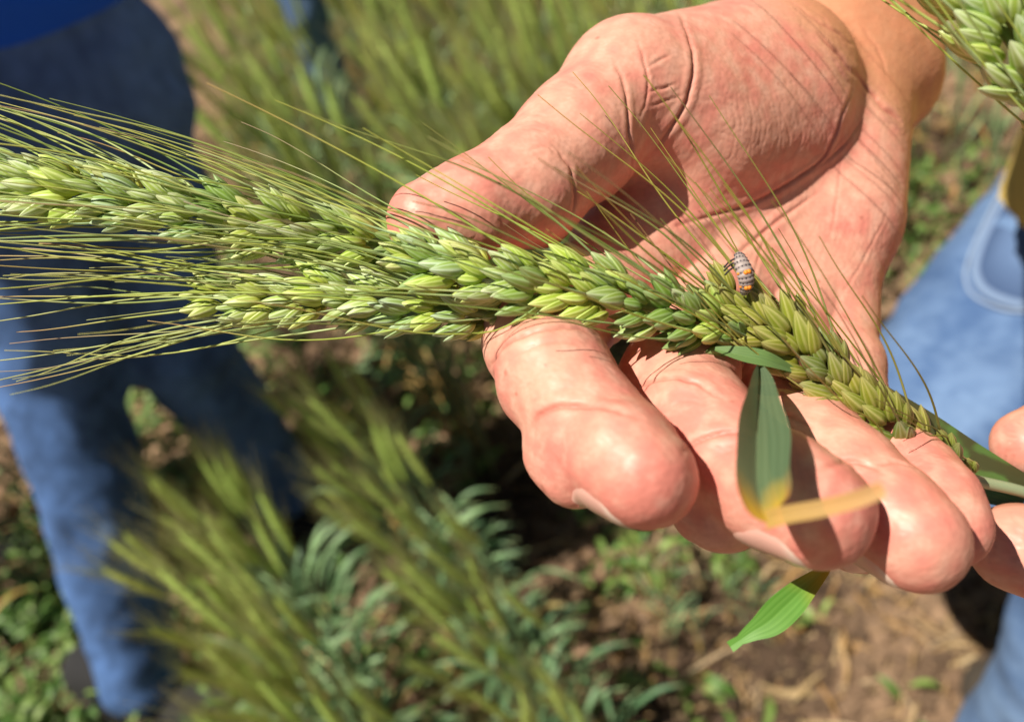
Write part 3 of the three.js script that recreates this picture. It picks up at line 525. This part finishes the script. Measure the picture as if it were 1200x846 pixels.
// the ladybird larva on the ear
{
  const o = thing('beetle_larva', 'tiny spotted grey larva with orange patches climbing on the wheat ear', 'larva', at(872, 322, .155));
  const c = new THREE.CatmullRomCurve3([at(866, 297, .1545), at(869, 308, .1530), at(874, 322, .1525), at(875, 334, .1535), at(872, 345, .1555)]), base = o.position, N = 66, M = 20, pos = [], idx = [], col = [];
  const ring = (t, a, k = 1) => { const p = c.getPoint(t), d = c.getTangent(t), s = d.clone().cross(TOCAM).normalize(), n = s.clone().cross(d).normalize(), seg = .88 + .12 * Math.abs(Math.sin(t * Math.PI * 11)), w = .00162 * Math.pow(Math.sin(Math.PI * (.09 + .85 * t)), .6) * seg; return p.addScaledVector(s, Math.sin(a) * w * k).addScaledVector(n, Math.cos(a) * w * .8 * k); };
  for (let i = 0; i <= N; i++) for (let j = 0; j < M; j++) {
    const t = i / N, a = j / M * Math.PI * 2, p = ring(t, a).sub(base), e = (j + 1) % M; pos.push(p.x, p.y, p.z);
    const k = .9 + .2 * noise(t * 30, Math.cos(a) * 3, Math.sin(a) * 3), g = mixC([.28, .23, .23], [.42, .35, .33], Math.abs(Math.sin(t * Math.PI * 11))); col.push(g[0] * k, g[1] * k, g[2] * k);
    if (i) { const q = (i - 1) * M, v = i * M; idx.push(q + j, v + j, q + e, q + e, v + j, v + e); }
  }
  for (const row of [0, N]) for (let j = 1; j + 1 < M; j++) idx.push(row * M, ...(row ? [row * M + j + 1, row * M + j] : [row * M + j, row * M + j + 1]));
  part('body', geom(pos, idx, col), new THREE.MeshPhysicalMaterial({ vertexColors: true, roughness: .55, side: THREE.DoubleSide }), o);
  const dark = new THREE.MeshStandardMaterial({ color: new THREE.Color(.07, .06, .075), roughness: .6 }), orange = new THREE.MeshStandardMaterial({ color: new THREE.Color(.85, .27, .02), roughness: .55 }), ball = new THREE.SphereGeometry(1, 10, 8);
  const dot = (t, a, r, m, n) => { const p = part(n, ball, m, o); p.position.copy(ring(t, a, .96).sub(base)); p.scale.setScalar(r); };
  for (let k = 0; k < 10; k++) for (const a of [-1.25, -.72, -.22, .28, .78, 1.3]) { const t = .07 + k * .093; if (Math.abs(a + .22) < .1 && (k === 4 || k === 7)) continue; dot(t, a, .00016 * (Math.abs(a) > 1 ? 1.4 : .8 + .5 * Math.abs(Math.sin(k * 7 + a * 5))), dark, 'dark_spot'); }
  for (const [t, a] of [[.46, -.30], [.46, .12], [.74, -.15], [.74, .25], [.44, 1.2], [.74, 1.25]]) dot(t, a, Math.abs(a) > 1 ? .0003 : .00048, orange, 'orange_spot');
  for (const [t, s] of [[.12, 1], [.2, 1], [.28, 1], [.12, -1], [.2, -1], [.28, -1]]) { const p = ring(t, s * 1.9), q = p.clone().addScaledVector(dirW(s * -.6, -.45, -.6), .0014), e = q.clone().addScaledVector(dirW(s * -.5, -.6, -.4), .0014); part('leg', tube([p, q, e], () => .00019, () => [.03, .027, .03], 5, 8, base), plantMat, o); }
}

// ------------------------------------------------------------------ the field
const soilTone = (x, z) => mixC([.07, .042, .025], [.34, .22, .135], clamp(.42 + noise(x * 3, 0, z * 3) * .9 + noise(x * 14, 1, z * 14) * .4 + noise(x * 60, 2, z * 60) * .35, 0, 1));
const soilHeight = (x, z) => noise(x * 4, 5, z * 4) * .03 + noise(x * 13, 6, z * 13) * .018 + Math.abs(noise(x * 31, 7, z * 31)) * .022 - .014;
{
  const N = 420, pos = [], idx = [], col = [], f = (s) => Math.sign(s) * (2.4 * Math.abs(s) + 110 * Math.pow(Math.abs(s), 8));
  for (let j = 0; j <= N; j++) for (let i = 0; i <= N; i++) {
    const x = f(i / N * 2 - 1) + .2, z = f(j / N * 2 - 1) - 1.5, near = step(6, 3, Math.hypot(x, z + 1.5));
    pos.push(x, soilHeight(x, z) * near, z); col.push(...soilTone(x, z));
    if (i && j) { const a = (j - 1) * (N + 1) + i - 1, b = a + N + 1; idx.push(a, b, a + 1, a + 1, b, b + 1); }
  }
  const g = part('ground', geom(pos, idx, col), soilMat, scene); g.userData = { kind: 'structure', label: 'dry brown crumbly soil between the wheat rows' };
}
function stuff(name, label, geo, mat, list, parent) { // list of {m: Matrix4, c: [r,g,b]}
  const o = new THREE.InstancedMesh(geo, mat, list.length); o.name = numbered(name); shade(o);
  list.forEach((q, i) => { o.setMatrixAt(i, q.m); o.setColorAt(i, new THREE.Color().setRGB(...q.c)); });
  o.userData = { kind: 'stuff', label }; (parent ?? scene).add(o); return o;
}
const place = (x, y, z, ry, tiltX, tiltZ, sx, sy, sz) => new THREE.Matrix4().compose(V(x, y, z), new THREE.Quaternion().setFromEuler(new THREE.Euler(tiltX, ry, tiltZ, 'YXZ')), V(sx, sy ?? sx, sz ?? sx));
{ // clods
  const r = rng(71), g = new THREE.IcosahedronGeometry(1, 2), p = g.attributes.position;
  for (let i = 0; i < p.count; i++) { const k = 1 + noise(p.getX(i) * 1.7, p.getY(i) * 1.7, p.getZ(i) * 1.7) * .5; p.setXYZ(i, p.getX(i) * k, p.getY(i) * k * .7, p.getZ(i) * k); }
  g.computeVertexNormals();
  const list = [];
  for (let i = 0; i < 16000; i++) { const x = -1.4 + 2.9 * r(), z = -.1 - 3.2 * Math.pow(r(), 1.4), s = .004 + .022 * Math.pow(r(), 4), k = .7 + .6 * r(), c = soilTone(x, z); list.push({ m: place(x, soilHeight(x, z) + s * .3, z, r() * 6, r(), r(), s, s, s), c: [c[0] * k, c[1] * k, c[2] * k] }); }
  for (let i = 0; i < 6000; i++) { const q = onHeight(330 + 900 * r(), 400 + 500 * r(), 0), s = .004 + .016 * Math.pow(r(), 3), k = .6 + .7 * r(), c = soilTone(q.x, q.z); list.push({ m: place(q.x, soilHeight(q.x, q.z) + s * .4, q.z, r() * 6, r(), r(), s, s * (.7 + .5 * r()), s), c: [c[0] * k, c[1] * k, c[2] * k] }); }
  stuff('soil_clods', 'loose brown clods of soil between the rows', g, new THREE.MeshStandardMaterial({ roughness: 1 }), list);
}
// one shoot of wheat: stem, leaves and ear, as separate geometries
function shoot(seed, tall) {
  const r = rng(seed), top = V(-.02 - .06 * r(), tall, (r() - .5) * .06), bend = V(-.01, tall * .55, (r() - .5) * .03), pts = [V(), bend, top];
  const green = [.18 + .09 * r(), .32 + .08 * r(), .19], stem = tube(pts, (t) => mix(.0022, .0013, t), (t) => mixC([.22, .22, .08], green, step(0, .3, t)), 5, 8);
  const leaves = [...Array(3)].map((_, i) => {
    const h = tall * (.18 + .20 * i) , a = r() * 6.28, d = V(Math.cos(a), 0, Math.sin(a)), len = .10 + .07 * r(), c = new THREE.CatmullRomCurve3(pts), b = c.getPoint(h / tall), dry = i === 0 ? .85 * r() + .15 : i === 1 && r() < .3 ? .6 : 0;
    const droop = (i ? .3 : .6) * r(), g = mixC([.10, .22, .10], [.26, .42, .19], r());
    return blade([b, b.clone().addScaledVector(d, len * .22).add(V(0, len * .45, 0)), b.clone().addScaledVector(d, len * .48).add(V(0, len * (.75 - droop * .5), 0)), b.clone().addScaledVector(d, len * .75).add(V(0, len * (.85 - droop * 1.1), 0))], (t) => .0042 * Math.pow(Math.sin(Math.PI * clamp(t * .82 + .18, 0, 1)), .7) + .0003, () => .45, V(0, 1, 0), (t) => mixC(g, [.50, .30, .09], clamp(dry + step(.8, 1, t) * .3, 0, 1)), 10, 2);
  });
  // ear: a knobbly spindle continuing the stem
  const T = top.clone().sub(bend).normalize().add(V(-.10 + (r() - .5) * .2, 0, (r() - .5) * .25)).normalize(), L = .080 + .025 * r(), S = V(0, 0, 1).cross(T).normalize(), B = T.clone().cross(S), pos = [], idx = [], col = [], N = 22, M = 7;
  const tone = mixC([.44, .62, .14], [.72, .76, .22], r());
  for (let i = 0; i <= N; i++) for (let j = 0; j < M; j++) {
    const u = i / N, a = j / M * 6.283, k = Math.sin(Math.PI * clamp(u * .93 + .05, 0, 1)) ** .5, w = .0052 * k * (.72 + .42 * Math.abs(Math.sin(u * 26 + (Math.cos(a) > 0 ? 0 : 1.57)))), p = top.clone().addScaledVector(T, u * L).addScaledVector(S, Math.cos(a) * w * 1.15).addScaledVector(B, Math.sin(a) * w * .85);
    pos.push(p.x, p.y, p.z); const f = .8 + .45 * Math.abs(Math.sin(u * 26 + (Math.cos(a) > 0 ? 0 : 1.57))); col.push(tone[0] * f, tone[1] * f, tone[2] * f);
    if (i) { const e = (j + 1) % M, q = (i - 1) * M, v = i * M; idx.push(q + j, q + e, v + j, q + e, v + e, v + j); }
  }
  const awns = [...Array(40)].map(() => { const u = r() * .95, a = r() * 6.28, p = top.clone().addScaledVector(T, u * L), d = T.clone().addScaledVector(S, Math.cos(a) * .3).addScaledVector(B, Math.sin(a) * .3).normalize(), q = p.clone().addScaledVector(d, .045 + .03 * r()); return tube([p, q], (t) => mix(.0004, .00012, t), (t) => mixC([.50, .60, .20], [.68, .62, .28], t), 3, 2); });
  return { stem, leaves, ear: geom(pos, idx, col), awns: mergeGeometries(awns) };
}
const SHOOTS = [...Array(7)].map((_, i) => shoot(101 + i, .40 + .022 * i));
const strip = (g) => { const q = g.clone(); q.deleteAttribute('uv'); return q; };
const fieldMat = new THREE.MeshPhysicalMaterial({ vertexColors: true, roughness: .55, transmission: .22, thickness: 0, side: THREE.DoubleSide });
const MERGED = SHOOTS.map((s) => mergeGeometries([s.stem, ...s.leaves, s.ear, s.awns].map(strip)));
const rowX = (x0, z) => x0 + .38 * (z + .93);
// clumps at the front of the rows, one by one
const clumps = [];
function clump(px, py, h, n, label, seed) {
  const p = onHeight(px, py, h).add(V(.05, 0, 0)).setY(0), r = rng(seed), o = thing('wheat_plant', label, 'wheat', p.setY(soilHeight(p.x, p.z) - .01), 'wheat clumps at the front of the rows');
  clumps.push(p);
  const wide = h > .6 ? 1.35 : 1;
  for (let i = 0; i < Math.round(n * 1.45); i++) {
    const s = SHOOTS[Math.floor(r() * 7)], k = (h - .02) / .53 * (.86 + .2 * r()), m = place((r() - .5) * .07 * wide, 0, (r() - .5) * .11 * wide, (r() - .5) * .9, (r() - .5) * .14, (r() - .5) * .16, k);
    const add = (nm, g) => { const q = part(nm, g, fieldMat, o); q.applyMatrix4(m); return q; };
    add('stem', s.stem); s.leaves.forEach((l) => add('leaf', l)); const e = add('ear', s.ear), a = part('awns', s.awns, fieldMat, e); a.userData.kind = 'stuff';
  }
}
const CL = [[365, 425, .50, 12, 'dark wheat clump at the far end of the middle row'], [425, 515, .50, 12, 'wheat clump in the middle row beside the shaded soil patch'], [480, 600, .48, 12, 'wheat clump in the middle row below the index fingertip'], [535, 690, .46, 12, 'wheat clump near the bottom edge in the middle row'], [595, 790, .44, 10, 'nearest wheat clump of the middle row, cut by the bottom edge'],
  [215, 590, .52, 14, 'sunlit yellow green wheat clump in front of the dark jeans'], [240, 665, .53, 15, 'bright wheat clump at the foot of the blue jeans'], [280, 745, .53, 15, 'bright wheat clump just left of the shaded soil'], [320, 830, .52, 14, 'bright wheat clump cut by the bottom edge beside the soil'],
  [290, 70, .66, 14, 'pale wheat clump beside the soil path near the far trouser leg'], [345, 150, .66, 14, 'leaning wheat clump at the bend of the soil path'], [410, 215, .64, 13, 'wheat clump right above the awns of the left ear'], [470, 20, .70, 14, 'tall wheat clump at the top edge right of the far leg'], [510, 90, .70, 14, 'tall wheat clump between the far leg and the thumb'], [560, 150, .68, 13, 'tall wheat clump beside the thumb tip'], [590, 30, .70, 14, 'tall wheat clump at the top edge above the thumb'], [660, 20, .70, 12, 'wheat clump at the top edge touching the thumb base']];
CL.push([745, 640, .24, 9, 'short blue green wheat clump showing just under the fingertips'], [840, 655, .20, 6, 'low sparse wheat clump beside the small bright leaf']);
CL.forEach((c, i) => clump(...c, 201 + i));
const trampled = (x, z) => (Math.hypot(x + .62, z + .85) < .22 || Math.hypot(x + .46, z + 1.1) < .16 || Math.hypot(x - .42, z + .45) < .25);
{
  const r = rng(303), lists = SHOOTS.map(() => []), leafList = [];
  const rows = [];
  for (let k = -9; k < 16; k++) rows.push(k === 0 ? .02 : k < 0 ? -.29 + (k + 1) * .26 : .02 + k * .25);
  rows.forEach((x0, q) => {
    const k = q - 9;
    for (let z = -.15; z > -6; z -= .0175) {
      if (z < -3.2 && r() < .35) continue;
      const x = rowX(x0, z) + (r() - .5) * .10, [px, py] = project(V(x - .12, .45, z)), [bx, by] = project(V(x, 0, z));
      if (Math.max(px, bx) < -250 || Math.min(px, bx) > 1500 || by < -250 || py > 1150 || by < 0 && py < -200) { if (r() < .8) continue; }
      if (trampled(x, z) || px > 330 && px < 425 && py < 130 && z > -2.6) continue;
      // where the photograph shows standing wheat: beyond the path on the left, behind the hand, thin on the right
      const beyond = bx > 268 + .30 * by && by < (bx < 760 ? 385 : 430) && bx < 1040, right = bx >= 1040 && by < 330 && r() < .3, leftEdge = bx < 120 && by > 640 && r() < .35;
      if (!beyond && !right && !leftEdge) continue;
      if (clumps.some((c) => Math.hypot(c.x - x, c.z - z) < .07)) continue;
      const s = Math.floor(r() * 7), h = .86 + .3 * r(), t = .8 + .45 * r();
      lists[s].push({ m: place(x, soilHeight(x, z) - .01, z, (r() - .5) * 1.0, (r() - .5) * .2, (r() - .5) * .22, h), c: [t * (1 + .15 * r()), t, t * .95] });
    }
  });
  const crop = new THREE.Group(); crop.name = 'wheat_crop'; crop.userData = { kind: 'stuff', label: 'rows of green bearded wheat filling the field' }; scene.add(crop);
  lists.forEach((l, i) => stuff('wheat_shoots', undefined, MERGED[i], fieldMat, l, crop));
  // dry and yellowing leaves at the foot of the rows, and straw on the soil
  const litter = blade([V(), V(.02, .006, .002), V(.045, .002, -.003), V(.07, .004, 0)], (t) => .0038 * Math.sin(Math.PI * clamp(t * .9 + .05, 0, 1)), () => .5, V(0, 1, 0), () => [1, 1, 1], 8, 2), dry = [];
  for (let i = 0; i < 5200; i++) {
    const row = rows[Math.floor(r() * rows.length)], z = -.1 - 4.2 * r(), x = rowX(row, z) + (r() + r() - 1) * .17, t = r(), c = mixC([.42, .24, .08], [.50, .38, .20], t), s = .6 + .9 * r();
    dry.push({ m: place(x, soilHeight(x, z) + .006 + .05 * r() * r(), z, r() * 6.3, (r() - .5) * 1.2, (r() - .5) * 1.2, s), c });
  }
  for (let i = 0; i < 2600; i++) { const p = i % 5 === 0 ? onHeight(-60 + 260 * r(), 560 + 320 * r(), 0) : i % 2 ? onHeight(195 + 110 * r(), -20 + 260 * r(), 0) : onHeight(650 + 560 * r(), 620 + 260 * r(), 0), t = r(), k = .6 + .5 * r(), c = mixC([.46, .25, .08], [.55, .42, .25], t); dry.push({ m: place(p.x, soilHeight(p.x, p.z) + (i % 2 ? .12 : .012) * r(), p.z, r() * 6.3, (r() - .5) * .8, (r() - .5) * .8, .5 + .8 * r(), .5, .25 + .5 * r()), c: [c[0] * k, c[1] * k, c[2] * k] }); }
  stuff('dry_leaves', 'yellowed and dry wheat leaves at the foot of the rows', litter, fieldMat, dry);
  // low broad-leaved weeds
  const wl = blade([V(), V(.012, .012, 0), V(.028, .016, 0), V(.042, .010, 0)], (t) => .0062 * Math.pow(Math.sin(Math.PI * clamp(t * .95 + .03, 0, 1)), .8), () => .25, V(0, 1, 0), (t, u) => mixC([1, 1, 1], [.7, .8, .7], Math.abs(u)), 8, 4), weeds = [];
  const weed = (x, z, n, h) => { for (let i = 0; i < n; i++) { const s = .5 + .8 * r(), t = r(), c = mixC([.09, .20, .03], [.34, .46, .12], t * t); weeds.push({ m: place(x + (r() - .5) * .08, soilHeight(x, z) + h * r(), z + (r() - .5) * .08, r() * 6.3, (r() - .5) * 1.1, (r() - .5) * 1.1, s), c }); } };
  for (let i = 0; i < 130; i++) { const p = onHeight(-80 + 260 * r(), 570 + 330 * r(), .05); weed(p.x, p.z, 9, .14); }
  for (let i = 0; i < 40; i++) { const p = onHeight(230 + 170 * r(), 640 + 260 * r(), .05); if (p.x > rowX(-.42, p.z)) continue; weed(p.x, p.z, 7, .10); }
  for (let i = 0; i < 14; i++) { const z = -.25 - .7 * r(); weed(rowX(-.29, z) + (r() - .5) * .14, z, 8, .12); }
  for (let i = 0; i < 340; i++) { const z = -1.2 - 1.9 * r(), x = rowX(rows[8 + Math.floor(r() * 5)], z) + (r() - .5) * .16; weed(x, z, 8, .22); }
  for (let i = 0; i < 12; i++) { const p = onHeight(690 + 170 * r(), 600 + 150 * r(), .05); weed(p.x, p.z, 5, .13); }
  for (let i = 0; i < 50; i++) { const p = onHeight(1050 + 170 * r(), 180 + 160 * r(), .05); weed(p.x, p.z, 6, .1); }
  for (let i = 0; i < 20; i++) { const p = onHeight(640 + 520 * r(), 610 + 250 * r(), .03); weed(p.x, p.z, 4, .06); }
  for (let i = 0; i < 30; i++) { const p = onHeight(420 + 160 * r(), 400 + 180 * r(), .03); weed(p.x, p.z, 4, .08); }
  for (let i = 0; i < 60; i++) { const p = onHeight(125 + 120 * r(), 430 + 150 * r(), .05); weed(p.x, p.z, 8, .16); }
  stuff('weed_leaves', 'low broad leaved weeds between the wheat stalks', wl, fieldMat, weeds);
}

renderer.render(scene, camera);
